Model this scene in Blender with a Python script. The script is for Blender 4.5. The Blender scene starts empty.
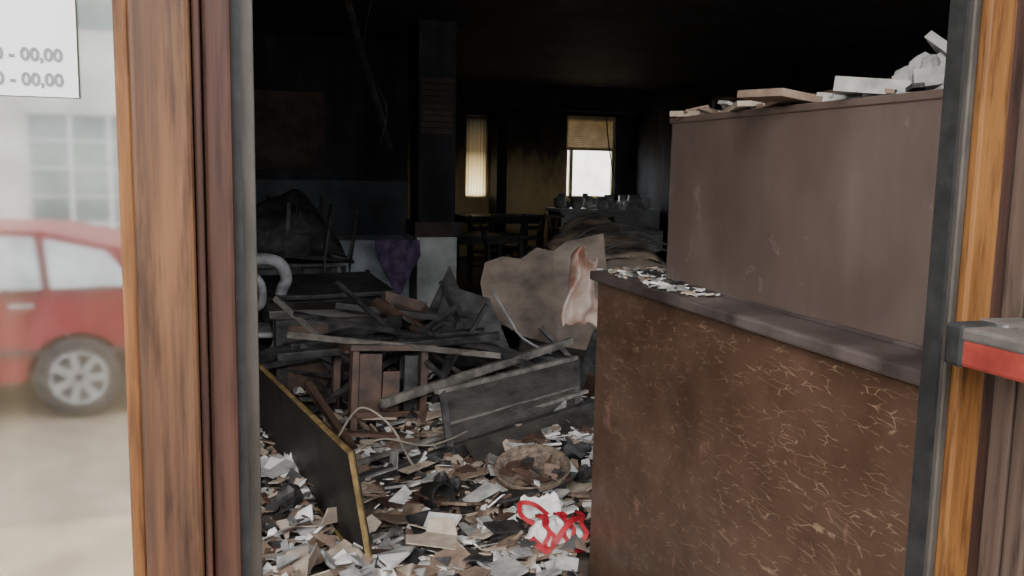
import bpy, math, random, bmesh
from mathutils import Vector, Matrix, Euler, noise
random.seed(7)
C=bpy.context.scene.collection

# ---------------------------------------------------------------- materials
def newmat(n):
    m=bpy.data.materials.new(n); m.use_nodes=True
    nt=m.node_tree; b=nt.nodes['Principled BSDF']; return m,nt,b
def c4(c): return (c[0],c[1],c[2],1)
def ramp(nt,src,stops,interp='LINEAR'):
    r=nt.nodes.new('ShaderNodeValToRGB'); e=r.color_ramp; e.interpolation=interp
    while len(e.elements)<len(stops): e.elements.new(.5)
    for i,(p,c) in enumerate(stops):
        e.elements[i].position=p; e.elements[i].color=c4(c) if len(c)==3 else c
    nt.links.new(src,r.inputs[0]); return r
def coords(nt,scale=(1,1,1)):
    tc=nt.nodes.new('ShaderNodeTexCoord'); mp=nt.nodes.new('ShaderNodeMapping')
    mp.inputs['Scale'].default_value=scale; nt.links.new(tc.outputs['Object'],mp.inputs[0]); return mp.outputs[0]
def mnoise(nt,vec,scale,detail=6,rough=.6,dist=0):
    n=nt.nodes.new('ShaderNodeTexNoise'); n.inputs['Scale'].default_value=scale
    n.inputs['Detail'].default_value=detail; n.inputs['Roughness'].default_value=rough; n.inputs['Distortion'].default_value=dist
    nt.links.new(vec,n.inputs['Vector']); return n.outputs['Fac']
def mix(nt,f,a,b,mode='MIX'):
    n=nt.nodes.new('ShaderNodeMix'); n.data_type='RGBA'; n.blend_type=mode
    def s(i,v):
        if hasattr(v,'links'): nt.links.new(v,n.inputs[i])
        else: n.inputs[i].default_value=v if isinstance(v,float) else c4(v)
    s(0,f); s(6,a); s(7,b); return n.outputs[2]
def bump(nt,b,h,strength=.3,dist=.01):
    n=nt.nodes.new('ShaderNodeBump'); n.inputs['Strength'].default_value=strength; n.inputs['Distance'].default_value=dist
    nt.links.new(h,n.inputs['Height']); nt.links.new(n.outputs[0],b.inputs['Normal'])
def simple(name,c1,c2,scale=6,rough=.7,st=(1,1,1),bs=.3,bd=.01,lo=.35,hi=.65,metal=0,spec=.5):
    m,nt,b=newmat(name); v=coords(nt,st); n=mnoise(nt,v,scale)
    r=ramp(nt,n,[(lo,c1),(hi,c2)]); nt.links.new(r.outputs[0],b.inputs['Base Color'])
    b.inputs['Roughness'].default_value=rough; b.inputs['Metallic'].default_value=metal
    b.inputs['Specular IOR Level'].default_value=spec
    if bs: bump(nt,b,n,bs,bd)
    return m
def wood(name,dark,mid,light,wear=.62,rough=.6,spec=.2):
    m,nt,b=newmat(name); v=coords(nt,(70,70,2.0)); n=mnoise(nt,v,1.0,8,.6,.6)
    r=ramp(nt,n,[(.3,dark),(.5,mid),(.8,light)])
    v2=coords(nt,(9,9,1.0)); n2=mnoise(nt,v2,2.2,6,.65)
    r2=ramp(nt,n2,[(wear-.08,(0,0,0)),(wear+.10,(.8,.8,.8))])
    col=mix(nt,r2.outputs[0],r.outputs[0],light)
    v3=coords(nt,(30,30,3)); n3=mnoise(nt,v3,2,5)
    r3=ramp(nt,n3,[(.30,(.35,.31,.30)),(.5,(1,1,1))])
    col=mix(nt,1.0,col,r3.outputs[0],'MULTIPLY')
    nt.links.new(col,b.inputs['Base Color']); b.inputs['Roughness'].default_value=rough; b.inputs['Specular IOR Level'].default_value=spec
    bump(nt,b,n,.25,.003); return m
def sooty(name,a,c,brown):
    m,nt,b=newmat(name)
    n=mnoise(nt,coords(nt,(1,1,.7)),1.5,8,.65); r=ramp(nt,n,[(.34,a),(.68,c)])
    n2=mnoise(nt,coords(nt,(5,5,.5)),1.3,5,.6); r2=ramp(nt,n2,[(.35,(.35,.35,.35)),(.62,(1,1,1))])
    n3=mnoise(nt,coords(nt,(1,1,1)),.9,3); r3=ramp(nt,n3,[(.52,(0,0,0)),(.66,(.8,.8,.8))])
    col=mix(nt,r3.outputs[0],r.outputs[0],brown); col=mix(nt,1.0,col,r2.outputs[0],'MULTIPLY')
    nt.links.new(col,b.inputs['Base Color']); b.inputs['Roughness'].default_value=.75; b.inputs['Specular IOR Level'].default_value=.3
    bump(nt,b,n,.5,.03); return m

M={}
M['woodL']=wood('wood_jamb_brown',(.024,.011,.006),(.045,.021,.011),(.095,.043,.018),.60)
M['woodO']=wood('wood_edge_orange',(.034,.013,.005),(.075,.029,.009),(.14,.060,.018),.52)
M['woodD']=wood('wood_jamb_dark',(.023,.010,.007),(.036,.015,.010),(.055,.024,.015),.74)
M['woodR']=wood('wood_frame_orange',(.055,.022,.007),(.10,.042,.012),(.14,.064,.020),.6)
M['doorleaf']=wood('wood_door_leaf',(.036,.023,.017),(.054,.036,.027),(.072,.050,.039),.7)
M['metal']=simple('sooty_aluminium',(.02,.017,.015),(.055,.048,.041),14,.5,(1,1,.3),metal=.2,spec=.3)
M['rubber']=simple('black_gasket',(.006,.006,.006),(.014,.014,.014),20,.7,spec=.25)
M['soot']=sooty('soot_haze_wall',(.006,.007,.010),(.046,.052,.066),(.030,.023,.020))  # soot, with bluish smoke haze painted in as a lifted tone
M['ceil']=sooty('soot_haze_ceiling',(.016,.018,.024),(.075,.082,.10),(.045,.036,.032))  # soot colour raised to stand in for haze under the ceiling
M['wains']=simple('soot_wainscot',(.022,.026,.036),(.065,.073,.095),2.2,.6)
M['sootbrown']=simple('soot_brick',(.022,.017,.016),(.07,.048,.042),5,.8)
M['floor']=simple('burnt_floor',(.03,.024,.020),(.11,.088,.072),7,.9,bs=.8,bd=.03)
M['char']=simple('charred_wood',(.006,.006,.007),(.052,.049,.049),9,.55,(1,1,1),.8,.02,spec=.35)
M['char2']=simple('charred_board_scaly',(.016,.0145,.013),(.060,.053,.046),7,.5,(1,1,2.5),.9,.02,.3,.7)
M['charbrown']=simple('scorched_brown_wood',(.024,.015,.011),(.10,.056,.040),8,.6)
M['greybeam']=simple('ashy_timber',(.05,.045,.041),(.20,.18,.16),10,.7)
M['tan']=simple('scorched_tan_board',(.05,.037,.030),(.21,.165,.135),2.4,.8,(1,1,1.4),.4,.01,.33,.60)
M['tan2']=simple('scorched_wavy_sheet',(.02,.015,.012),(.20,.15,.11),5,.8,(.6,1,3),.4,.02,.40,.60)
M['cloth']=simple('singed_pink_cloth',(.26,.12,.08),(.44,.35,.30),4,.85,lo=.38,hi=.54)
M['white']=simple('white_plaster',(.40,.395,.38),(.72,.715,.70),12,.85,lo=.25,hi=.6)
M['grey']=simple('grey_plaster',(.16,.157,.152),(.38,.375,.36),12,.85)
M['card']=simple('brown_cardboard',(.10,.066,.047),(.24,.17,.126),10,.85)
M['cardl']=simple('pale_cardboard',(.23,.18,.14),(.42,.345,.28),10,.85)
M['gold']=simple('yellow_edge_band',(.08,.055,.022),(.28,.19,.08),14,.5)
M['panelblk']=simple('sooty_black_laminate',(.007,.0065,.006),(.026,.023,.019),7,.5,spec=.3)
M['colwhite']=simple('column_plinth_tile',(.36,.38,.39),(.58,.60,.60),4,.6)
M['clothgrey']=simple('sooty_tablecloth',(.10,.115,.14),(.32,.35,.40),3,.8)
M['clothw']=simple('white_tablecloth',(.35,.36,.36),(.65,.66,.66),3,.8)
M['purple']=simple('purple_fabric',(.015,.010,.028),(.09,.06,.13),12,.8)
M['plastic']=simple('white_plastic_sooty',(.12,.12,.13),(.34,.34,.36),6,.45)
M['red']=simple('red_strap',(.22,.008,.014),(.40,.014,.026),10,.6)
M['redbar']=simple('red_push_bar',(.10,.014,.011),(.19,.028,.020),14,.4)
M['greybar']=simple('grey_push_bar',(.045,.040,.037),(.09,.08,.072),14,.4,metal=.2)
M['wicker']=simple('scorched_wicker',(.05,.036,.028),(.20,.15,.11),40,.8)
M['cable']=simple('cable_sheath',(.14,.12,.10),(.30,.26,.21),8,.5)
M['framew']=simple('window_frame_yellowed',(.30,.24,.10),(.62,.54,.30),3,.6)
M['blind']=simple('window_blind_beige',(.30,.22,.12),(.50,.40,.25),3,.7)
M['steel']=simple('steel_kitchen_top',(.4,.4,.38),(.75,.74,.7),6,.5)
def sootglow():
    m,nt,b=newmat('wall_soot_and_painted_glow'); tc=nt.nodes.new('ShaderNodeTexCoord')
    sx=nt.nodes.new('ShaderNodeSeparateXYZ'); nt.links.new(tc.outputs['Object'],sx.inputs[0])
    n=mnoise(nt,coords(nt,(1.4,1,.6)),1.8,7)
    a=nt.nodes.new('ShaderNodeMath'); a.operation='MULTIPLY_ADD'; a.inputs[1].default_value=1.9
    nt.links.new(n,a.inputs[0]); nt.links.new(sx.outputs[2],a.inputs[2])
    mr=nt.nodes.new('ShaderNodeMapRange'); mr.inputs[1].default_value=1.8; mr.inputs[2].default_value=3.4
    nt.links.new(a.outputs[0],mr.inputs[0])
    r=ramp(nt,mr.outputs[0],[(0,(.74,.56,.28)),(.4,(.48,.34,.16)),(.7,(.07,.05,.03)),(1,(.012,.012,.013))])  # soot above; the yellow glow of light lower down is painted into the colour
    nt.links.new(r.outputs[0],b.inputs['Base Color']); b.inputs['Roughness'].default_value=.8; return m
M['sootglow']=sootglow()
def crackle():
    m,nt,b=newmat('counter_crackle_laminate')
    tc=nt.nodes.new('ShaderNodeTexCoord')
    nz=nt.nodes.new('ShaderNodeTexNoise'); nz.inputs['Scale'].default_value=13; nz.inputs['Detail'].default_value=3
    nt.links.new(tc.outputs['Object'],nz.inputs['Vector'])
    vm=nt.nodes.new('ShaderNodeVectorMath'); vm.operation='MULTIPLY_ADD'; vm.inputs[1].default_value=(.06,.06,.030)
    nt.links.new(nz.outputs['Color'],vm.inputs[0]); nt.links.new(tc.outputs['Object'],vm.inputs[2])
    mp=nt.nodes.new('ShaderNodeMapping'); mp.inputs['Scale'].default_value=(0.001,12,56); mp.inputs['Rotation'].default_value=(math.radians(8),0,0)
    nt.links.new(vm.outputs[0],mp.inputs[0])
    vo=nt.nodes.new('ShaderNodeTexVoronoi'); vo.feature='DISTANCE_TO_EDGE'; vo.inputs['Scale'].default_value=1.0
    nt.links.new(mp.outputs[0],vo.inputs['Vector'])
    line=ramp(nt,vo.outputs['Distance'],[(0,(1,1,1)),(.04,(0,0,0))])
    mk=ramp(nt,mnoise(nt,coords(nt,(1,16,40)),1,2),[(.46,(0,0,0)),(.58,(.45,.45,.45))])
    f=mix(nt,1.0,line.outputs[0],mk.outputs[0],'MULTIPLY')
    base=ramp(nt,mnoise(nt,coords(nt,(1,1.6,1.6)),2.0,8,.6),[(.32,(.048,.026,.016)),(.55,(.078,.044,.029)),(.72,(.105,.064,.045))])
    patch=ramp(nt,mnoise(nt,coords(nt,(1,3.0,1.5)),2.3,4,.5),[(.66,(0,0,0)),(.71,(.6,.6,.6))])
    col=mix(nt,patch.outputs[0],base.outputs[0],(.22,.115,.09))
    col=mix(nt,f,col,(.34,.24,.16))
    nt.links.new(col,b.inputs['Base Color'])
    rr=ramp(nt,mnoise(nt,coords(nt,(1,3,3)),3,5),[(.3,(.3,.3,.3)),(.7,(.5,.5,.5))]); nt.links.new(rr.outputs[0],b.inputs['Roughness'])
    b.inputs['Specular IOR Level'].default_value=.45
    return m
M['crackle']=crackle()
def boxmat():
    m,nt,b=newmat('cabinet_smoky_laminate')
    base=ramp(nt,mnoise(nt,coords(nt,(1,1.5,1)),1.7,7,.6),[(.3,(.070,.048,.040)),(.5,(.10,.073,.062)),(.7,(.135,.101,.088))])
    smear=ramp(nt,mnoise(nt,coords(nt,(1,6,5)),1.1,6,.6,1.6),[(.64,(0,0,0)),(.67,(.35,.35,.35)),(.70,(.05,.05,.05))])
    streak=ramp(nt,mnoise(nt,coords(nt,(1,14,.8)),1.2,3),[(.35,(.9,.9,.9)),(.6,(1,1,1))])
    col=mix(nt,smear.outputs[0],base.outputs[0],(.26,.20,.19))
    col=mix(nt,1.0,col,streak.outputs[0],'MULTIPLY')
    nt.links.new(col,b.inputs['Base Color']); b.inputs['Roughness'].default_value=.36; b.inputs['Specular IOR Level'].default_value=.45; return m
M['box']=boxmat()
M['lip']=simple('counter_edge_strip',(.035,.026,.024),(.10,.078,.074),6,.45,metal=.1)
# outside
M['pave']=simple('street_paving',(.21,.16,.10),(.31,.245,.165),3,.9)
M['asph']=simple('asphalt',(.15,.115,.08),(.22,.175,.125),5,.9)
M['render']=simple('pale_building_render',(.42,.41,.39),(.60,.59,.57),1.4,.9)
M['shopglass']=simple('shop_window_glass',(.12,.16,.15),(.30,.34,.31),1,.1)
M['carred']=simple('car_paint_red',(.15,.008,.013),(.20,.012,.018),1,.4,bs=0,spec=.3)
M['carglass']=simple('car_window_glass',(.22,.25,.25),(.42,.44,.44),3,.08,bs=0)
M['tyre']=simple('tyre_rubber',(.02,.02,.02),(.045,.045,.045),10,.8)
M['rim']=simple('alloy_rim',(.3,.3,.3),(.45,.45,.45),10,.35,metal=.4)
M['light']=simple('car_lamp',(.4,.05,.04),(.5,.12,.06),4,.2)
M['curtain']=simple('beige_curtain',(.20,.16,.11),(.28,.23,.16),3,.9,(4,1,.3))
M['paper']=simple('notice_paper',(.40,.42,.42),(.46,.48,.48),2,.8,bs=0)
M['ink']=simple('notice_ink',(.09,.09,.10),(.12,.12,.13),2,.8,bs=0)
def glassmat():
    m=bpy.data.materials.new('window_glass'); m.use_nodes=True; nt=m.node_tree; nt.nodes.clear()
    o=nt.nodes.new('ShaderNodeOutputMaterial'); mx=nt.nodes.new('ShaderNodeMixShader')
    t=nt.nodes.new('ShaderNodeBsdfTransparent'); g=nt.nodes.new('ShaderNodeBsdfGlossy'); g.inputs['Roughness'].default_value=.04
    t.inputs[0].default_value=(.95,.94,.91,1); mx.inputs[0].default_value=.42
    nt.links.new(t.outputs[0],mx.inputs[1]); nt.links.new(g.outputs[0],mx.inputs[2]); nt.links.new(mx.outputs[0],o.inputs[0]); return m
M['glass']=glassmat()
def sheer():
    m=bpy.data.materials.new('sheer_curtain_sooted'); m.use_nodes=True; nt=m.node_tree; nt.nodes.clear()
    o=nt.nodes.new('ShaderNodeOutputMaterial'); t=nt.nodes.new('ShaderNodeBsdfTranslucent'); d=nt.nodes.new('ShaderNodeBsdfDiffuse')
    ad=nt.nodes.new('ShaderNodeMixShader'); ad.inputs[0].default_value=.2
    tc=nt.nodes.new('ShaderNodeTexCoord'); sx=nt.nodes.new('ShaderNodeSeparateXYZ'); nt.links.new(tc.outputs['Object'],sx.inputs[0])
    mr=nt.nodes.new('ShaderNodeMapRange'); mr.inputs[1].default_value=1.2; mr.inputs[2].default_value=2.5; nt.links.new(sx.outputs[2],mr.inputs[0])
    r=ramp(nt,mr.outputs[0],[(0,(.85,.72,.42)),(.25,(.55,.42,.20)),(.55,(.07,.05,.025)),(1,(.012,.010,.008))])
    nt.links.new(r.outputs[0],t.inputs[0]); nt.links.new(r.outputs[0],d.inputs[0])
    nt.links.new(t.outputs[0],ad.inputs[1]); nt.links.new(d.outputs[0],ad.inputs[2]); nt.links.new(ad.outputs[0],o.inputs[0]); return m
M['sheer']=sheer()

# ---------------------------------------------------------------- mesh builder
class B:
    def __init__(s): s.v=[];s.f=[];s.m=[];s.mats=[];s.sm=[]
    def mi(s,k):
        if k not in s.mats: s.mats.append(k)
        return s.mats.index(k)
    def add(s,vs,fs,k,smooth=False):
        o=len(s.v); s.v+= [tuple(x) for x in vs]; i=s.mi(k)
        for f in fs: s.f.append(tuple(a+o for a in f)); s.m.append(i); s.sm.append(smooth)
    def box(s,lo,hi,k,bv=0):
        c=[(a+b)/2 for a,b in zip(lo,hi)]; d=[abs(b-a) for a,b in zip(lo,hi)]
        s.obox(c,d,Matrix.Identity(3),k,bv)
    def obox(s,c,d,R,k,bv=0):
        c=Vector(c); x,y,z=[q/2 for q in d]
        if bv<=0:
            P=[(-x,-y,-z),(x,-y,-z),(x,y,-z),(-x,y,-z),(-x,-y,z),(x,-y,z),(x,y,z),(-x,y,z)]
            s.add([c+R@Vector(p) for p in P],[(0,3,2,1),(4,5,6,7),(0,1,5,4),(1,2,6,5),(2,3,7,6),(3,0,4,7)],k)
        else:
            b=min(bv,x*.9,y*.9,z*.9)
            bm=bmesh.new(); bmesh.ops.create_cube(bm,size=1)
            for v in bm.verts: v.co=Vector((v.co.x*2*x,v.co.y*2*y,v.co.z*2*z))
            bmesh.ops.bevel(bm,geom=bm.edges[:],offset=b,segments=2,affect='EDGES',profile=.5)
            bm.verts.index_update()
            s.add([c+R@v.co for v in bm.verts],[[v.index for v in f.verts] for f in bm.faces],k); bm.free()
    def beam(s,p,q,w,h,k,roll=0,bv=0):
        p=Vector(p);q=Vector(q);d=(q-p);L=d.length;d.normalize()
        R=d.to_track_quat('X','Z').to_matrix()@Matrix.Rotation(roll,3,'X')
        s.obox((p+q)/2,(L,w,h),R,k,bv)
    def prism(s,poly,nrm,t,k):
        n=Vector(nrm).normalized()*t; a=[Vector(p) for p in poly]; L=len(a)
        vs=a+[p+n for p in a]
        s.add(vs,[tuple(range(L))[::-1],tuple(range(L,2*L))]+[(i,(i+1)%L,(i+1)%L+L,i+L) for i in range(L)],k)
    def tube(s,pts,r,k,n=8,cl=False):
        pts=[Vector(p) for p in pts]; rings=[]
        for i,p in enumerate(pts):
            a=pts[max(i-1,0)];b=pts[min(i+1,len(pts)-1)]; d=(b-a).normalized(); q=d.to_track_quat('Z','Y').to_matrix()
            rr=r[i] if isinstance(r,(list,tuple)) else r
            rings.append([p+q@Vector((math.cos(2*math.pi*j/n)*rr,math.sin(2*math.pi*j/n)*rr,0)) for j in range(n)])
        vs=[v for g in rings for v in g]; fs=[]
        for i in range(len(pts)-1):
            for j in range(n): fs.append((i*n+j,i*n+(j+1)%n,(i+1)*n+(j+1)%n,(i+1)*n+j))
        fs.append(tuple(range(n))[::-1]); fs.append(tuple(range((len(pts)-1)*n,len(pts)*n)))
        s.add(vs,fs,k,True)
    def lathe(s,prof,c,R,k,n=24):
        c=Vector(c); vs=[];fs=[]
        for (r,z) in prof:
            for j in range(n): vs.append(c+R@Vector((r*math.cos(2*math.pi*j/n),r*math.sin(2*math.pi*j/n),z)))
        for i in range(len(prof)-1):
            for j in range(n): fs.append((i*n+j,i*n+(j+1)%n,(i+1)*n+(j+1)%n,(i+1)*n+j))
        s.add(vs,fs,k,True)
    def grid(s,fn,nu,nv,k,smooth=True):
        vs=[fn(i/nu,j/nv) for j in range(nv+1) for i in range(nu+1)]
        s.add(vs,[(j*(nu+1)+i,j*(nu+1)+i+1,(j+1)*(nu+1)+i+1,(j+1)*(nu+1)+i) for j in range(nv) for i in range(nu)],k,smooth)
    def shard(s,c,size,R,t,k):
        pts=[]
        if random.random()<.6:
            w=size*random.uniform(.7,1.1); h=size*random.uniform(.35,.95); j=lambda:random.uniform(-.18,.18)*size
            q=[(-w,-h),(w,-h),(w,h),(-w,h)]
            if random.random()<.5: q=[(-w,-h),(w,-h),(w,h*.2),(w*.3,h),(-w,h)]
            pts=[Vector((a+j(),b_+j(),0)) for a,b_ in q]
        else:
            n=random.choice([3,4,5]); a0=random.random()*6.28; asp=random.uniform(.45,1)
            for i in range(n):
                a=a0+2*math.pi*(i+random.uniform(-.25,.25))/n; r=size*random.uniform(.7,1.2)
                pts.append(Vector((math.cos(a)*r,math.sin(a)*r*asp,0)))
        c=Vector(c); s.prism([c+R@p for p in pts],R@Vector((0,0,1)),t,k)
    def chunk(s,c,size,k):
        bm=bmesh.new(); bmesh.ops.create_icosphere(bm,subdivisions=2,radius=1); o=Vector((random.random()*50,0,0))
        R=Euler((random.random()*6,random.random()*6,random.random()*6)).to_matrix()
        sc=Vector((random.uniform(.8,1.3),random.uniform(.6,1),random.uniform(.4,.8)))
        for v in bm.verts:
            q=v.co*(1+.55*noise.noise(v.co*1.3+o)); v.co=Vector((q.x*sc.x,q.y*sc.y,q.z*sc.z))*size
        bm.verts.index_update()
        s.add([Vector(c)+R@v.co for v in bm.verts],[[v.index for v in f.verts] for f in bm.faces],k); bm.free()
    def obj(s,name,solid=0,loc=None,rot=None):
        me=bpy.data.meshes.new(name); me.from_pydata(s.v,[],s.f)
        for k in s.mats: me.materials.append(M[k])
        me.polygons.foreach_set('material_index',s.m); me.polygons.foreach_set('use_smooth',s.sm); me.update()
        o=bpy.data.objects.new(name,me); C.objects.link(o)
        if solid:
            md=o.modifiers.new('th','SOLIDIFY'); md.thickness=solid
        if loc: o.location=loc
        if rot: o.rotation_euler=rot
        return o
def RE(x,y,z): return Euler((math.radians(x),math.radians(y),math.radians(z))).to_matrix()
def cat(pts,n=8):
    P=[Vector(p) for p in pts]; P=[P[0]]+P+[P[-1]]; o=[]
    for i in range(1,len(P)-2):
        for j in range(n):
            t=j/n; a,b_,c,d=P[i-1:i+3]
            o.append(.5*((2*b_)+(c-a)*t+(2*a-5*b_+4*c-d)*t*t+(3*b_-3*c+d-a)*t**3))
    o.append(P[-2]); return o

# ---------------------------------------------------------------- room shell
b=B(); b.box((-3.2,1.2,-.2),(7.5,16.3,0),'floor'); b.obj('floor')
b=B(); b.box((-3.4,1.0,3.1),(7.7,16.4,3.3),'ceil'); b.obj('ceiling')
b=B(); b.box((-3.4,1.2,0),(-3.2,16.3,3.1),'soot'); b.obj('wall_left')
b=B(); b.box((7.3,1.2,0),(7.5,16.3,3.1),'soot'); b.obj('wall_right')
b=B(); b.box((-3.2,11,1.45),(2.0,11.15,3.1),'soot'); b.box((-3.2,10.98,0),(2.0,11.15,1.45),'wains'); b.box((-3.2,10.95,1.43),(2.0,11.0,1.48),'soot')
b.box((-.1,10.94,1.55),(1.0,10.99,2.45),'sootbrown'); b.obj('wall_partition')
wy0,wy1=16,16.2
b=B()
w1=(3.95,4.38,1.08,2.56); w2=(5.9,6.9,1.08,2.62)
b.box((-3.2,wy0,0),(w1[0],wy1,3.1),'sootglow'); b.box((w1[1],wy0,0),(w2[0],wy1,3.1),'sootglow'); b.box((w2[1],wy0,0),(7.5,wy1,3.1),'soot')
for w in (w1,w2):
    b.box((w[0],wy0,0),(w[1],wy1,w[2]),'sootglow'); b.box((w[0],wy0,w[3]),(w[1],wy1,3.1),'soot')
b.obj('wall_back')
b=B(); b.box((4.42,15.5,0),(4.60,16,3.1),'soot'); b.box((3.4,15.6,2.68),(7.3,15.9,3.1),'soot'); b.obj('beam_back')
def winframe(name,w,blind):
    b=B(); y=16.05; t=.05
    b.box((w[0],y,w[2]),(w[0]+t,y+.07,w[3]),'framew',.005); b.box((w[1]-t,y,w[2]),(w[1],y+.07,w[3]),'framew',.005)
    b.box((w[0],y,w[3]-t),(w[1],y+.07,w[3]),'framew'); b.box((w[0],y,w[2]),(w[1],y+.07,w[2]+t),'framew')
    if blind:
        z=w[3]-.05
        while z>w[2]+.95: b.obox(((w[0]+w[1])/2,y+.02,z),(w[1]-w[0]-.08,.045,.006),RE(55,0,0),'blind'); z-=.035
        b.box((w[0],y-.01,w[2]+.9),(w[1],y+.08,w[2]+.96),'framew')
        b.box((w[0]+.1,y,w[2]),(w[0]+.16,y+.07,w[2]+.9),'framew')
    b.obj(name)
winframe('window_1',w1,False); winframe('window_2',w2,True)
b=B(); b.grid(lambda u,v:(w1[0]+.02+u*(w1[1]-w1[0]-.04),16.02+.012*math.sin(u*40),w1[2]+.02+v*(w1[3]-w1[2]-.04)),40,4,'sheer'); b.obj('sheer_curtain')

b=B(); b.box((1.80,9.3,1.03),(2.20,9.75,3.1),'soot',.01)
for i in range(9): b.box((1.83,9.288,1.95+i*.065),(2.17,9.31,2.005+i*.065),'sootbrown',.004)
b.box((1.76,9.26,.88),(2.26,9.8,1.04),'sootbrown',.01); b.box((1.79,9.29,0),(2.22,9.77,.88),'colwhite',.008)
b.obj('column')

# ---------------------------------------------------------------- facade
F=1.15
b=B()
b.box((-.130,F-.03,-.35),(-.112,F+.10,3.1),'woodO',.004)
b.box((-.113,F-.045,-.35),(-.048,F+.10,3.1),'woodL',.006)
b.box((-.047,F-.03,-.35),(-.038,F+.10,3.1),'woodD',.003)
b.box((-.037,F-.015,-.35),(-.004,F+.10,3.1),'woodD',.005)
b.box((-.004,F+.0,-.35),(.006,F+.10,3.1),'rubber'); b.box((.004,F+.02,-.35),(.022,F+.09,3.1),'metal',.002)
b.obj('door_post')
b=B()
b.box((1.060,F-.005,-.35),(1.067,F+.03,3.1),'rubber'); b.box((1.066,F-.015,-.35),(1.080,F+.03,3.1),'metal',.003)
b.box((1.081,F-.030,-.35),(1.133,F+.05,3.1),'woodR',.005)
b.box((1.134,F-.020,-.35),(1.24,F+.05,3.1),'woodD',.004)
b.obj('door_frame')
b=B(); b.box((1.24,F,-.35),(1.9,F+.10,3.1),'render'); b.box((7.0,F,-.35),(7.5,F+.2,3.1),'render'); b.box((1.9,F,-.35),(7.0,F+.10,.6),'render'); b.obj('wall_front')  # wide gap above the sill added out of view to admit daylight
b=B(); b.box((-3.4,F,3.0),(7.5,F+.2,3.3),'render'); b.obj('trim_lintel')
b=B(); b.box((-3.4,F,-.35),(-3.0,F+.2,3.0),'render'); b.box((-3.0,F,-.35),(-.85,F+.2,.3),'render'); b.obj('wall_front_side')  # unseen opening left of the glass, added to light the room
b=B()
for x in (-2.0,-.82,2.0,3.6,5.2,6.9): b.box((x,F+.02,.3 if x<0 else .6),(x+.07,F+.1,3.0),'woodD',.004)  # frames of the added, unseen facade openings that let light in
b.box((-3.0,F+.02,.3),(-.82,F+.1,.37),'woodD'); b.box((1.9,F+.02,.6),(7,F+.1,.67),'woodD'); b.obj('added_opening_frame')
b=B(); b.box((-.02,F,-.25),(1.1,F+.3,.02),'grey',.01); b.obj('doorstep')
b=B(); b.box((-.75,F+.01,-.3),(-.13,F+.016,2.98),'glass'); b.obj('window_3')
b=B(); b.grid(lambda u,v:(-.76+u*.63,F+.12+.018*math.sin(u*30)+.01*math.sin(u*13+v*2),-.3+v*3.25),120,4,'curtain')
b.obj('window_curtain')
b=B(); b.box((-.6,F+.002,1.672),(-.172,F+.0045,1.90),'paper'); 
no=b.obj('opening_hours_notice')
for i,zz in enumerate((1.6845,1.712)):
    cu=bpy.data.curves.new('hours_text_%d'%i,'FONT'); cu.body='00,00 - 00,00'; cu.size=.0195; cu.align_x='RIGHT'; cu.extrude=.0003; cu.offset=.0005
    t=bpy.data.objects.new('hours_text_%d'%i,cu); C.objects.link(t); t.rotation_euler=(math.radians(90),0,0); t.location=(-.187,F+.001,zz); cu.materials.append(M['ink']); t.parent=no

b=B()
b.box((1.152,.22,-.2),(1.20,F-.035,2.3),'doorleaf',.006)
b.box((1.145,F-.075,-.2),(1.153,F-.035,2.3),'doorleaf',.003); b.box((1.140,F-.12,-.2),(1.152,F-.085,2.3),'doorleaf',.004)
b.box((1.144,.24,-.2),(1.152,.34,2.28),'doorleaf',.004); b.box((1.144,.34,.2),(1.152,F-.12,.34),'doorleaf',.004)
dl=b.obj('door_1')
b=B()
b.box((1.012,.30,1.325),(1.068,1.055,1.368),'redbar',.006)
b.box((1.010,.30,1.364),(1.078,1.058,1.384),'greybar',.005)
b.box((1.008,1.045,1.324),(1.09,1.080,1.388),'rubber',.006)
b.box((1.07,1.03,1.315),(1.15,1.085,1.39),'greybar',.006); b.box((1.07,.25,1.315),(1.15,.32,1.385),'greybar',.006)
b.obj('push_bar')

# ---------------------------------------------------------------- bar counter
b=B()
b.box((1.30,1.29,.01),(1.86,3.14,1.185),'crackle',.003)
b.box((1.275,1.27,1.190),(1.88,3.17,1.225),'lip',.008)
cnt=b.obj('bar_counter')
b=B()
b.box((1.42,1.30,1.226),(1.86,2.82,1.775),'box',.004); b.box((1.415,1.30,1.226),(1.43,2.825,1.236),'lip'); b.box((1.415,1.30,1.765),(1.87,2.83,1.785),'box',.003)
b.obj('upper_cabinet')
b=B()
for (x,y,sz,t,k,rx,ry,rz) in [(1.52,2.70,.13,.018,'cardl',2,-3,20),(1.53,2.45,.17,.016,'cardl',-3,4,70),(1.52,2.2,.19,.02,'card',2,6,10),(1.53,2.0,.13,.018,'grey',4,-4,40),(1.62,2.5,.12,.02,'char',4,5,40),
        (1.52,1.86,.15,.035,'grey',3,5,15),(1.56,1.74,.14,.04,'grey',-6,8,60),(1.52,1.62,.10,.035,'grey',12,14,35),(1.66,1.9,.14,.03,'charbrown',3,9,35)]:
    b.shard((x,y,1.787),sz,RE(rx,ry,rz),t,k)
for i in range(22): b.chunk((random.uniform(1.5,1.66),random.uniform(1.50,1.9),random.uniform(1.80,1.835)),random.uniform(.025,.048),random.choice(['grey','grey','grey','char']))
b.shard((1.57,1.72,1.85),.07,RE(35,30,20),.02,'grey')
for i in range(150):
    b.shard((random.uniform(1.44,1.8),random.uniform(1.4,2.80),1.793),random.uniform(.015,.055),RE(random.uniform(-22,22),random.uniform(-22,22),random.uniform(0,360)),.01,random.choice(['cardl','grey','card','char','char']))
b.beam((1.75,1.5,1.88),(1.8,2.7,1.83),.05,.02,'char'); b.beam((1.6,2.75,1.80),(1.7,1.7,1.87),.04,.02,'charbrown')
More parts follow.
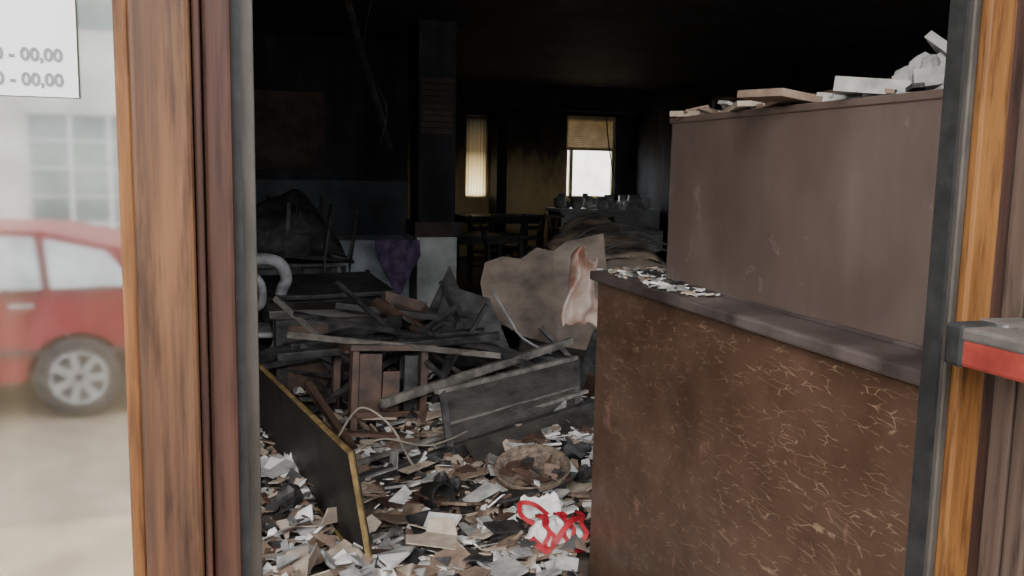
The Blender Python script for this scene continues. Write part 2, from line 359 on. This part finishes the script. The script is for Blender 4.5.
b.obj('plaster_rubble')
b=B()
for i in range(170):
    y=3.14-.72*random.random()**1.8; x=random.uniform(1.29,1.41 if y<2.82 else 1.84)
    b.shard((x,y,1.230),random.uniform(.006,.026),RE(random.uniform(-14,14),random.uniform(-14,14),random.uniform(0,360)),.006,random.choice(['white','grey','grey','cardl','card','char','char']))
b.obj('plaster_fragments')

b=B()
for z in (1.1,1.55,2.0,2.4): b.box((5.0,9.0,z),(7.2,9.4,z+.04),'charbrown')
for x in (5.0,5.8,6.6,7.15): b.box((x,9.0,0),(x+.05,9.4,2.44),'charbrown')
for i in range(26): 
    x=random.uniform(5.1,7.0); z=random.choice((1.14,1.59,2.04)); b.lathe([(0,0),(.035,0),(.035,.15),(.012,.2),(.012,.27),(0,.27)],(x,9.2,z),Matrix.Identity(3),'char',10)
b.obj('bar_shelving')

# ---------------------------------------------------------------- floor debris
def hgt(x,y):
    h=.03+.05*noise.noise(Vector((x*1.7,y*1.7,0)))+.03*noise.noise(Vector((x*5,y*5,3)))
    h+=.16*math.exp(-((x-1.3)**2/1.2+(y-6)**2/2.2))
    return max(h,.012)
b=B(); b.grid(lambda u,v:(-1.2+u*4.6,1.6+v*9,hgt(-1.2+u*4.6,1.6+v*9)-.01 if not(-1.2+u*4.6>1.1 and 1.6+v*9<3.3) else .01),92,180,'floor'); b.obj('rubble_bed')
b=B()
kinds=['white']*6+['grey']*6+['card']*8+['cardl']*7+['char']*5+['charbrown']*3
def put(x,y,s,tl,k=None,dz=.05):
    b.shard((x,y,hgt(x,y)+random.uniform(0,dz)),s,RE(random.uniform(-tl,tl),random.uniform(-tl,tl),random.uniform(0,360)),random.choice([.003,.006,.012]),k or random.choice(kinds))
for i in range(4300):
    y=2.7+2.7*random.random()**1.1; x=random.uniform(-.5,2.9)
    if x>1.2 and y<3.2: continue
    put(x,y,random.uniform(.015,.06),24 if random.random()<.7 else 55)
for i in range(280):
    y=random.uniform(3.0,5.2); x=random.uniform(-.2,2.4)
    if x>1.15 and y<3.3: continue
    put(x,y,random.uniform(.06,.11),20,random.choice(['card','card','charbrown','grey','grey','white','char','cardl','cardl']),.08)
for i in range(1900):
    y=5.2+4.6*random.random(); x=random.uniform(-.6,3.4)
    put(x,y,random.uniform(.02,.07),28,random.choice(kinds+['char']*16+['charbrown']*6))
for i in range(340):
    y=2.6+5*random.random(); x=random.uniform(-.3,2.6)
    if x>1.16 and y<3.3: continue
    b.chunk((x,y,hgt(x,y)+.02),random.uniform(.012,.045),random.choice(['white','grey','char','char','char','card']))
b.obj('floor_rubble')
b=B()
for (x,y,w,l,rz,k) in [(.62,3.75,.08,.12,30,'card'),(.32,3.8,.09,.12,-40,'cardl'),(.72,3.40,.08,.11,70,'cardl'),(1.05,4.1,.09,.08,0,'card'),(.62,4.25,.09,.1,20,'grey'),(.2,4.4,.09,.10,60,'white'),(.18,3.3,.08,.11,-20,'cardl')]:
    R=RE(random.uniform(-18,18),random.uniform(-18,18),rz); c=Vector((x,y,hgt(x,y)+.06))
    b.prism([c+R@Vector(p) for p in ((-w,-l,0),(w*.8,-l*.9,0),(w,l*.3,0),(w*.5,l*.5,0),(w*.4,l,0),(-w*.7,l*.85,0))],R@Vector((0,0,1)),.004,k)
    b.prism([c+R@Vector(p) for p in ((w*.8,-l*.9,0),(w,l*.3,0),(w*1.2,l*.25,w*.7),(w*1.1,-l*.7,w*.8))],R@Vector((1,0,0)),.004,k)
b.obj('torn_carton_pieces')

b=B()
p0=Vector((.47,3.32,.03)); p1=Vector((.10,5.25,.05)); up=Vector((-.07,.08,.47)); nrm=(p1-p0).cross(up).normalized()
b.prism([p0,p1,p1+up,p0+up],nrm,.018,'panelblk')
b.beam(p0+up,p1+up,.022,.008,'gold'); b.beam(p0,p0+up,.008,.024,'gold'); b.beam(p0,p1,.022,.008,'gold')
b.obj('table_top_panel')

b=B()
A=[Vector(p) for p in ((1.02,4.42,.10),(1.95,5.02,.10),(2.02,5.25,.42),(1.02,4.66,.40))]
b.prism(A,(.5,-.8,.3),.025,'char2')
nn=Vector((.5,-.8,.3)).normalized()*.03
b.beam(A[0]+nn,A[3]+nn,.035,.02,'char'); b.beam(A[1]+nn,A[2]+nn,.035,.02,'char'); b.beam(A[0]+nn,A[1]+nn,.03,.03,'char')
b.beam(A[0].lerp(A[3],.5)+nn,A[1].lerp(A[2],.5)+nn,.015,.012,'greybeam')
b.beam((1.0,4.62,.41),(2.03,5.22,.43),.03,.025,'greybeam')
b.prism([(1.15,4.26,.09),(2.05,4.82,.10),(2.0,4.96,.17),(1.1,4.40,.18)],(.3,-.5,.8),.02,'char2')
b.obj('charred_door_panel')
b=B()
b.beam((.44,4.12,.11),(2.06,4.98,.19),.05,.05,'char',0,.005); b.beam((.46,4.24,.16),(2.06,5.10,.24),.025,.02,'greybeam')
b.beam((.74,4.85,.30),(2.12,5.55,.47),.035,.05,'greybeam',0,.004)
b.beam((.20,5.2,.52),(1.5,5.15,.60),.05,.045,'char',.2,.005); b.beam((.3,5.6,.50),(1.45,5.3,.60),.05,.04,'char',.3,.005)
b.beam((.85,5.9,.72),(1.35,5.5,.42),.07,.03,'charbrown',.3); b.beam((1.0,6.2,.45),(1.6,5.9,.66),.08,.03,'char')
b.beam((.1,6.0,.35),(1.0,5.7,.62),.10,.03,'char',.5)
b.beam((.35,5.0,.40),(.62,4.4,.05),.04,.03,'charbrown'); b.beam((.15,5.4,.3),(.5,4.75,.1),.05,.03,'char'); b.beam((1.02,5.0,.1),(1.35,5.5,.62),.04,.04,'char')
b.beam((.45,4.7,.2),(1.0,4.75,.12),.05,.02,'charbrown'); b.beam((1.25,5.6,.62),(1.9,5.2,.3),.05,.03,'char'); b.beam((.6,5.9,.7),(1.7,5.8,.55),.04,.04,'char')
# straight metal shelf-frame bars, collapsed
for p,q,k in (((.2,4.95,.15),(1.25,5.35,.66),'char'),((.28,5.15,.12),(1.35,5.6,.72),'char'),((.5,5.05,.28),(.42,5.35,.34),'char'),((.8,5.17,.44),(.72,5.42,.46),'char'),((1.1,5.28,.6),(1.05,5.5,.62),'char'),
              ((.25,5.1,.66),(1.45,4.95,.52),'greybeam'),((.3,5.35,.74),(1.6,5.1,.5),'char'),((.6,5.8,.86),(1.1,4.9,.42),'char'),((1.15,5.4,.2),(1.45,5.25,.78),'char'),((1.5,5.3,.2),(1.3,5.9,.84),'char'),((.2,5.6,.8),(.75,5.5,.3),'greybeam'),((1.45,5.0,.28),(2.2,5.7,.30),'char'),((1.7,5.5,.2),(2.3,5.6,.34),'char2')):
    b.beam(p,q,.028,.022,k,.4)
b.prism([(1.15,5.8,.3),(1.75,5.6,.28),(1.62,5.85,.72),(1.35,6.0,.80)],(.3,-.8,.4),.02,'char')
b.prism([(1.25,6.6,.3),(1.75,6.5,.3),(1.55,6.75,.85)],(.1,-.8,.3),.02,'char')
b.prism([(.95,6.3,.2),(1.35,6.1,.25),(1.3,6.4,.62),(1.02,6.5,.70)],(.1,-.8,.3),.02,'charbrown')
b.obox((2.1,5.75,.2),(.6,.35,.34),RE(6,8,-20),'char',.02); b.obox((2.35,5.45,.14),(.4,.3,.2),RE(-6,12,20),'charbrown',.02)
for i in range(75):
    x=random.uniform(.1,2.3); y=random.uniform(5.0,8.4); a=random.uniform(0,3.14); L=random.uniform(.12,.55); tz=random.uniform(-.25,.25)
    z=hgt(x,y)+random.uniform(.05,.24)
    b.beam((x-L*math.cos(a),y-L*math.sin(a),max(z-tz,.04)),(x+L*math.cos(a),y+L*math.sin(a),max(z+tz,.04)),random.uniform(.02,.08),random.uniform(.012,.035),random.choice(['char','char','char','charbrown','greybeam','char2']),random.uniform(0,1.5))
b.obj('charred_timber_debris')

b=B()
def bx(lo,hi,k,bv=0): b.box((lo[0]-.75,lo[1]-5.1,lo[2]),(hi[0]-.75,hi[1]-5.1,hi[2]),k,bv)
bx((.52,4.92,0),(.56,4.98,.52),'charbrown',.004); bx((.93,4.92,0),(.97,4.98,.50),'charbrown',.004)
bx((.50,4.90,.50),(1.02,5.0,.535),'charbrown',.004); bx((.57,4.95,.10),(.70,4.97,.48),'charbrown'); bx((.71,4.95,.08),(.81,4.97,.38),'charbrown'); bx((.84,4.95,.1),(.92,4.97,.47),'char')
bx((.52,4.92,.12),(.96,4.96,.155),'charbrown',.004); bx((.52,5.3,.0),(.56,5.35,.53),'charbrown'); bx((.93,5.3,.0),(.97,5.35,.50),'char')
bx((.50,5.0,.48),(.54,5.3,.53),'charbrown'); bx((.95,5.0,.46),(.99,5.3,.51),'charbrown')
b.obj('broken_cabinet_frame',0,(.77,5.12,.05),(math.radians(-6),math.radians(4),math.radians(9)))

b=B(); b.tube(cat([(.45,4.35,.28),(.58,4.5,.38),(.72,4.4,.30),(.82,4.25,.12),(.95,4.15,.08)]),.006,'cable')
b.tube(cat([(.5,4.3,.2),(.66,4.3,.27),(.9,4.3,.22),(1.2,4.6,.2)]),.005,'cable')
b.tube(cat([(1.62,5.75,.80),(1.70,5.6,.62),(1.78,5.55,.50),(1.96,5.5,.40)]),.008,'plastic'); b.obj('loose_cable')

b=B()
top=[(1.64,.80),(1.68,.94),(1.80,.985),(1.92,.97),(2.03,1.05),(2.14,1.03),(2.24,1.10),(2.50,1.16)]
bt=[(1.66,.62),(1.70,.55),(1.80,.50),(1.90,.44),(2.02,.41),(2.14,.38),(2.26,.36),(2.50,.34)]
for i in range(7):
    A=top[i];Bq=top[i+1];Cq=bt[i+1];D=bt[i]
    def Pt(q): return (q[0],6.05-.38*(q[0]-1.64)+(.30*(q[1]-.5))+(.12*(q[0]-2.14) if q[0]>2.14 else 0),q[1])
    b.add([Pt(A),Pt(Bq),Pt(Cq),Pt(D)],[(3,2,1,0)],'tan')
b.obj('fallen_ceiling_board',.025)
b=B()
def hump(u,v):
    x=2.45+.92*u
    z=.72+ (.50*math.sin(math.pi*u*.85+.35)**.7)*(1-.55*v) + .012*math.sin(v*14+u*5)+.03*noise.noise(Vector((u*5,v*5,7)))
    return (x,7.1-.75*v,z)
b.grid(hump,36,28,'tan2')
b.grid(lambda u,v:(2.45+.92*u,6.36+.03*math.sin(u*20),(.72+(.50*math.sin(math.pi*u*.85+.35)**.7)*.45)*(1-v)+.2*v),36,6,'tan')
b.obj('collapsed_ceiling_sheet',.012)
b=B(); 
for k in range(4): b.tube(cat([(2.48,6.35+.17*k,.86+.07*k),(2.7,6.33+.17*k,1.02+.065*k),(2.95,6.33+.17*k,1.06+.06*k),(3.3,6.35+.17*k,.96+.06*k)]),.010,'char',6)
b.obj('burnt_lath_strips')
b=B()
def drape(u,v):
    w=.055+.075*v**.5+.02*math.sin(v*9+1); z=1.06-.46*v+.05*(1-v)*math.sin(u*6)
    return (2.19-.05*v+(u-.5)*2*w,5.52-.05*v+.03*math.cos(u*11+v*4)+.07*noise.noise(Vector((u*3,v*4,2))),z-.03*abs(u-.5)*v+.012*math.sin(u*17)*v)
b.grid(drape,26,26,'cloth'); b.obj('singed_cloth',.006)

# ---------------------------------------------------------------- furniture
def chair(loc,rot,k,s=1.0,kind='dining_chair'):
    b=B()
    for (x,y,h) in ((-.2,-.2,.44),(.2,-.2,.44)): b.beam((x,y,0),(x*.95,y*.95,h),.035,.035,k,0,.003)
    for x in (-.2,.2): b.tube([(x,.24,0),(x*.97,.2,.44),(x*.95,.22,.7),(x*.92,.28,.95)],.019,k)
    b.box((-.23,-.23,.44),(.23,.23,.475),k,.01)
    for z in (.62,.76,.9): b.beam((-.19,.215+(z-.6)*.18,z),(.19,.215+(z-.6)*.18,z),.015,.06,k)
    b.beam((-.2,-.19,.2),(.2,-.19,.2),.02,.02,k); b.beam((-.2,-.19,.25),(-.2,.21,.25),.02,.02,k); b.beam((.2,-.19,.25),(.2,.21,.25),.02,.02,k)
    o=b.obj(kind,0,loc,tuple(math.radians(a) for a in rot)); return o
def table(loc,rot,w,d,h,k,name='dining_table',cloth=None,drop=.4):
    b=B(); b.box((-w/2,-d/2,h-.035),(w/2,d/2,h),k,.006)
    b.box((-w/2+.06,-d/2+.06,h-.11),(w/2-.06,d/2-.06,h-.035),k)
    for x in (-1,1):
        for y in (-1,1): b.box((x*(w/2-.07)-.03,y*(d/2-.07)-.03,0),(x*(w/2-.07)+.03,y*(d/2-.07)+.03,h-.03),k,.004)
    if cloth:
        b.box((-w/2-.01,-d/2-.01,h),(w/2+.01,d/2+.01,h+.008),cloth)
        b.grid(lambda u,v:(-w/2-.01+u*(w+.02),-d/2-.012-.02*v*math.sin(u*22)-.01,h-v*drop*(1+.15*math.sin(u*9))),40,6,cloth)
    return b.obj(name,0,loc,tuple(math.radians(a) for a in rot))
table((.60,6.95,.03),(8,0,12),.9,.6,.70,'char')
chair((1.25,7.0,.05),(70,20,30),'char'); chair((.75,7.6,.75),(180,0,20),'char')
table((.35,8.1,0),(0,0,4),.95,.8,.78,'char'); table((1.22,8.9,0),(0,0,-4),.72,.7,.90,'char',cloth='clothgrey',drop=.5)
chair((.25,8.2,1.28),(180,0,10),'char'); chair((.7,8.0,1.25),(180,8,50),'char')
table((.2,9.9,0),(0,0,0),1.6,.8,.78,'char'); chair((.6,9.9,1.28),(180,0,-30),'char')
chair((1.55,6.7,.05),(95,0,50),'charbrown'); chair((1.85,7.6,.02),(85,10,-30),'char')
b=B()
b.grid(lambda u,v:(-.1+1.0*u,8.75-.9*v,.82+.52*math.sin(math.pi*u)**.6*math.sin(math.pi*min(1,v*1.05))**.6+.10*noise.noise(Vector((u*4,v*4,5)))),28,22,'char')
b.obj('burnt_tablecloth_heap',.01)
b=B()
def tri(u,v): 
    x=1.22+.42*u; z=.92-(.55*v)*(1-abs(2*u-1)*.75)
    return (x,8.40-.06*v+.02*math.sin(u*18),z)
b.grid(tri,20,12,'purple'); b.obj('purple_cloth',.005)
b=B(); b.box((-.6,8.6,.02),(-.15,9.3,.42),'char',.03); b.box((-.6,9.15,.4),(-.15,9.4,1.0),'char',.05); b.obj('banquette')
b=B(); b.box((.22,6.0,.04),(.95,6.3,.62),'char',.01); b.box((.18,5.97,.60),(1.0,6.32,.66),'char2',.006); b.box((.30,5.985,.12),(.56,6.0,.55),'charbrown'); b.box((.62,5.985,.12),(.88,6.0,.55),'char2'); 
o=b.obj('burnt_sideboard'); 
b=B()
b.tube(cat([(-.02,6.45,.90),(.13,6.45,.95),(.27,6.48,.92),(.32,6.52,.80),(.28,6.55,.66),(.24,6.56,.05)]),.042,'plastic',10)
b.tube(cat([(-.02,6.45,.84),(.09,6.45,.84),(.15,6.46,.76),(.15,6.5,.64),(.10,6.52,.60),(-.1,6.55,.56)]),.028,'plastic',10)
b.box((-.35,6.4,.40),(.22,6.85,.44),'plastic',.015); b.grid(lambda u,v:(-.38+.04*math.sin(u*3),6.4+.45*u,.42+.5*v),8,8,'plastic')
b.tube([(-.3,6.45,.42),(-.34,6.43,.05)],.03,'plastic'); b.obj('plastic_armchair')

table((3.75,13.0,0),(0,0,3),1.25,.8,.92,'char',name='dining_table')
b=B()
for x in (4.25,4.5): b.beam((x-.12,12.5,0),(x,12.5,.95),.04,.03,'card'); 
b.beam((4.1,12.5,.93),(4.6,12.5,.93),.06,.04,'card'); b.beam((4.2,12.5,.3),(4.42,12.5,.3),.03,.02,'card'); b.beam((4.45,12.2,0),(4.35,12.5,.95),.04,.03,'card'); b.obj('trestle')
chair((3.4,12.1,.0),(0,0,20),'char'); chair((3.8,12.0,.05),(0,0,200),'char')
chair((3.0,10.1,0),(0,0,80),'char'); table((2.9,11.1,0),(0,0,8),1.1,.8,.78,'char')
b=B(); b.box((5.3,14.6,.88),(7.2,15.4,.94),'steel',.005); b.box((5.35,14.65,0),(7.15,15.35,.88),'charbrown'); b.grid(lambda u,v:(5.32+1.86*u,14.58-.02*math.sin(u*50)*v,.94-.42*v),80,3,'clothw')
for i in range(34):
    x=random.uniform(5.4,7.1); r=random.uniform(.05,.12); b.lathe([(0,0),(r*.6,0),(r,.05),(r*.95,random.uniform(.08,.26)),(0,.05)],(x,14.7+random.random()*.5,.94),Matrix.Identity(3),random.choice(['steel','white','clothw']),14)
b.obj('kitchen_worktop')
table((4.9,11.6,0),(0,0,5),1.3,.8,.80,'charbrown',cloth='grey',drop=.25); chair((5.4,12.5,0),(0,0,120),'char'); chair((4.2,10.4,.0),(0,0,30),'char'); chair((3.9,9.2,.1),(80,0,60),'char')
b=B(); b.tube(cat([(6.45,15.5,3.1),(6.5,15.5,2.4),(6.6,15.5,1.8),(6.75,15.5,1.2)]),.012,'char')
b.tube(cat([(1.1,7.5,3.1),(1.0,7.5,2.5),(1.2,7.6,2.1),(1.15,7.6,1.8)]),.006,'char'); b.obj('hanging_wire')
b=B(); b.beam((.65,6.5,3.1),(1.3,8.0,1.75),.04,.03,'char'); b.beam((3.0,3.2,2.35),(2.5,2.6,2.45),.06,.02,'charbrown'); b.beam((2.6,2.7,2.42),(2.45,2.5,3.1),.01,.01,'char')
b.obj('hanging_batten')

b=B(); R=RE(78,0,25); c=Vector((.84,3.86,.12))
b.lathe([(0,-.06),(.055,-.06),(.062,-.05),(.066,.05),(.06,.062),(.052,.055),(.05,-.045),(0,-.045)],c,R,'rubber',28)
b.tube([c+R@Vector(p) for p in cat([(.06,0,.035),(.10,0,.03),(.11,0,0),(.10,0,-.03),(.06,0,-.035)],5)],.009,'rubber'); b.obj('burnt_mug')
b=B(); R=RE(14,-8,0); c=Vector((1.34,3.98,.13))
b.lathe([(0,0),(.12,0),(.17,.025),(.185,.055),(.175,.06),(.16,.035),(.11,.012),(0,.012)],c,R,'wicker',40)
for r,z in ((.13,.016),(.15,.03),(.18,.06)): b.tube([c+R@Vector((r*math.cos(t*.2),r*math.sin(t*.2),z)) for t in range(33)],.006,'wicker',6)
for i in range(14): b.shard(c+R@Vector((random.uniform(-.12,.12),random.uniform(-.12,.12),.03)),.04,R@RE(random.uniform(-15,15),random.uniform(-15,15),random.uniform(0,360)),.006,random.choice(['char','charbrown','card']))
b.obj('wicker_basket')
b=B(); c=Vector((0,0,0))
def bag(u,v):
    th=2*math.pi*u; ph=math.pi*v; p=Vector((math.cos(th)*1.6,math.sin(th)*1.6,v*4)); r=1+.30*noise.noise(p)+.16*noise.noise(p*2.7)
    return c+Vector((.15*r*math.sin(ph)*math.cos(th),.11*r*math.sin(ph)*math.sin(th),.08*r*math.cos(ph)))
b.grid(bag,44,26,'white')
def band(pts,w,k='red'):
    P=cat(pts,8); vs=[]
    for i,p in enumerate(P):
        d=(P[min(i+1,len(P)-1)]-P[max(i-1,0)]).normalized(); n=Vector((0,-.75,.66)); sd=d.cross(n).normalized()*w
        vs+=[p-sd,p+sd]
    b.add(vs,[(2*i,2*i+1,2*i+3,2*i+2) for i in range(len(P)-1)],k,True)
for off,tw in ((-.09,.03),(-.05,-.02),(.0,.04),(.06,-.02),(.10,.03)):
    band([c+Vector((off+tw*t/6+.012*math.sin(t*1.9+off*40),-.132*math.cos(math.pi*t/12),.10*math.sin(math.pi*t/12))) for t in range(0,10,1)],.011)
band([c+Vector(p) for p in [(-.15,-.08,.04),(-.10,-.135,.0),(-.02,-.145,-.03),(.06,-.145,-.01),(.14,-.10,-.03)]],.016)
band([c+Vector(p) for p in [(-.12,-.02,.08),(-.17,.03,.11),(-.15,.10,.14),(-.08,.09,.13),(-.04,.0,.11)]],.012)
band([c+Vector(p) for p in [(-.05,-.14,.03),(.0,-.12,.08),(.06,-.08,.105),(.13,-.02,.09)]],.014)
b.grid(lambda u,v:c+Vector((-.02+.2*(u-.5),.10+.1*v,.05+.08*v+.03*noise.noise(Vector((u*5,v*5,0))))),10,8,'white'); o=b.obj('carrier_bag',0,(1.235,3.36,.09)); o.scale=(.84,.84,.9)
b=B()
for (x,y,s) in ((.9,4.05,.06),(1.5,4.2,.09),(1.62,3.95,.09),(1.45,3.9,.06),(.2,4.0,.07),(1.7,4.3,.1),(1.05,3.9,.04),(.95,3.98,.05)): b.chunk((x,y,.12),s,'char')
b.obj('charcoal_lumps')

# ---------------------------------------------------------------- street behind the viewer
b=B(); b.box((-14,-2.6,-.40),(16,F-.06,-.25),'pave'); b.obj('pavement')
b=B(); b.box((-30,-11.5,-.50),(30,-2.6,-.35),'asph'); b.obj('road')
b=B(); b.box((-30,-13,-.4),(30,-11.5,-.22),'pave'); b.obj('pavement')
b=B(); b.box((-26,-14.4,-.4),(24,-13,6),'render')
for i in range(-8,8):
    x=i*3.0; b.box((x,-13.01,.2),(x+2.2,-12.97,2.3),'shopglass'); b.box((x-.05,-13.02,2.3),(x+2.25,-12.9,2.5),'render')
    for k in range(1,4): b.box((x+k*.55,-12.98,.2),(x+k*.55+.05,-12.93,2.3),'white')
    for k in range(1,5): b.box((x,-12.98,.2+k*.42),(x+2.2,-12.94,.24+k*.42),'render')
    b.box((x+.3,-13.01,3.6),(x+1.6,-12.97,5.2),'shopglass')
b.obj('building_facade')
b=B(); b.box((-10,16.4,-.4),(20,40,-.1),'pave'); b.obj('ground')
b=B(); b.box((-4,26,-.1),(20,26.3,2.6),'render'); b.obj('yard_wall')

b=B(); g=-.35
prof=[(-2.0,.35),(-2.02,.62),(-1.9,.86),(-1.1,.98),(-.45,1.36),(.2,1.45),(1.0,1.42),(1.55,1.30),(1.9,.98),(1.98,.62),(1.95,.32)]
def hw(z): return .86 if z<.95 else .86-(z-.95)*.42
def archpts(cx): return [(cx+.37*math.cos(math.pi*i/10),.30+.37*math.sin(math.pi*i/10)) for i in range(11)]
bot=[(1.95,.32)]+archpts(1.25)+archpts(-1.30)
poly=prof+bot[1:]
L=len(poly)
lft=[(x,hw(z),z+g) for x,z in poly]; rgt=[(x,-hw(z),z+g) for x,z in poly]
bm=bmesh.new(); va=[bm.verts.new(p) for p in lft]; vb=[bm.verts.new(p) for p in rgt]
bm.faces.new(va); bm.faces.new(vb[::-1])
for i in range(L): bm.faces.new((va[(i+1)%L],va[i],vb[i],vb[(i+1)%L]))
bmesh.ops.triangulate(bm,faces=[f for f in bm.faces if len(f.verts)>4]); bm.normal_update(); bm.verts.index_update()
b.add([v.co.copy() for v in bm.verts],[[v.index for v in f.verts] for f in bm.faces],'carred'); bm.free()
for s in (-1,1):
    def P(x,z): return (x,s*(hw(z)+.006),z+g)
    for q in ([(-.95,1.0),(-.42,1.32),(.18,1.40),(.20,1.0)],[(.27,1.0),(.26,1.40),(.95,1.37),(1.02,1.0)],[(1.08,1.0),(1.02,1.36),(1.45,1.27),(1.68,1.02)]):
        pts=[P(*a) for a in q]; b.add(pts,[(0,1,2,3)],'carglass')
    for cx in (-1.30,1.25):
        R=Matrix.Rotation(math.pi/2,3,'X')
        b.lathe([(.19,-.09),(.29,-.10),(.315,-.07),(.315,.07),(.29,.10),(.19,.09)],(cx,s*.77,.315+g),R,'tyre',32)
        b.lathe([(0,-.07),(.06,-.07),(.195,-.075),(.20,-.09),(.20,.09),(.195,.075),(.06,.07),(0,.07)],(cx,s*.77,.315+g),R,'tyre',32)
        for t in range(7):
            a=t*2*math.pi/7; b.beam((cx+.03*math.cos(a),s*.855,.315+g+.03*math.sin(a)),(cx+.19*math.cos(a),s*.855,.315+g+.19*math.sin(a)),.02,.055,'rim')
        b.tube([(cx+.195*math.cos(t*.2),s*.862,.315+g+.195*math.sin(t*.2)) for t in range(33)],.014,'rim',6)
    b.box((-.1,s*.862-.01,.86+g),(.06,s*.862+.01,.89+g),'rim'); b.box((.8,s*.862-.01,.86+g),(.96,s*.862+.01,.89+g),'rim')
    b.box((-1.7,s*.86-.01,.50+g),(1.7,s*.86+.012,.54+g),'tyre')
    b.box((-.75,s*.9-.07,.98+g),(-.60,s*.9+.07,1.1+g),'carred',.02); b.box((1.80,s*.7-.12,.80+g),(1.97,s*.7+.12,1.0+g),'light',.02); b.box((-2.0,s*.65-.15,.66+g),(-1.85,s*.65+.15,.82+g),'rim',.02)
car=b.obj('car'); car.location=(-2.43,-5.9,0)

# ---------------------------------------------------------------- light
w=bpy.data.worlds.new('sky'); bpy.context.scene.world=w; w.use_nodes=True; nt=w.node_tree
bg=nt.nodes['Background']; bg.inputs[0].default_value=(.91,.95,1,1); bg.inputs[1].default_value=8
s=bpy.data.lights.new('sky_fill','SUN'); s.energy=10; s.angle=1.1; s.color=(1,.94,.86); so=bpy.data.objects.new('sky_fill',s); C.objects.link(so)  # very wide soft lamp added as street-side sky fill for the dark interior
so.rotation_euler=Vector((.45,.80,-.42)).to_track_quat('-Z','Y').to_euler(); so.location=(-3,-5,9)

# ---------------------------------------------------------------- camera
y=math.radians(17);p=math.radians(7.5);r=0.0192
f=Vector((math.sin(y)*math.cos(p),math.cos(y)*math.cos(p),-math.sin(p)))
r0=Vector((math.cos(y),-math.sin(y),0));u0=r0.cross(f)
R=r0*math.cos(r)+u0*math.sin(r);U=u0*math.cos(r)-r0*math.sin(r)
cd=bpy.data.cameras.new('camera'); co=bpy.data.objects.new('camera',cd); C.objects.link(co)
mt=Matrix((R,U,-f)).transposed().to_4x4(); mt.translation=(0,0,1.6); co.matrix_world=mt
cd.sensor_width=36; cd.lens=900/1024*36; cd.clip_start=.02
bpy.context.scene.camera=co
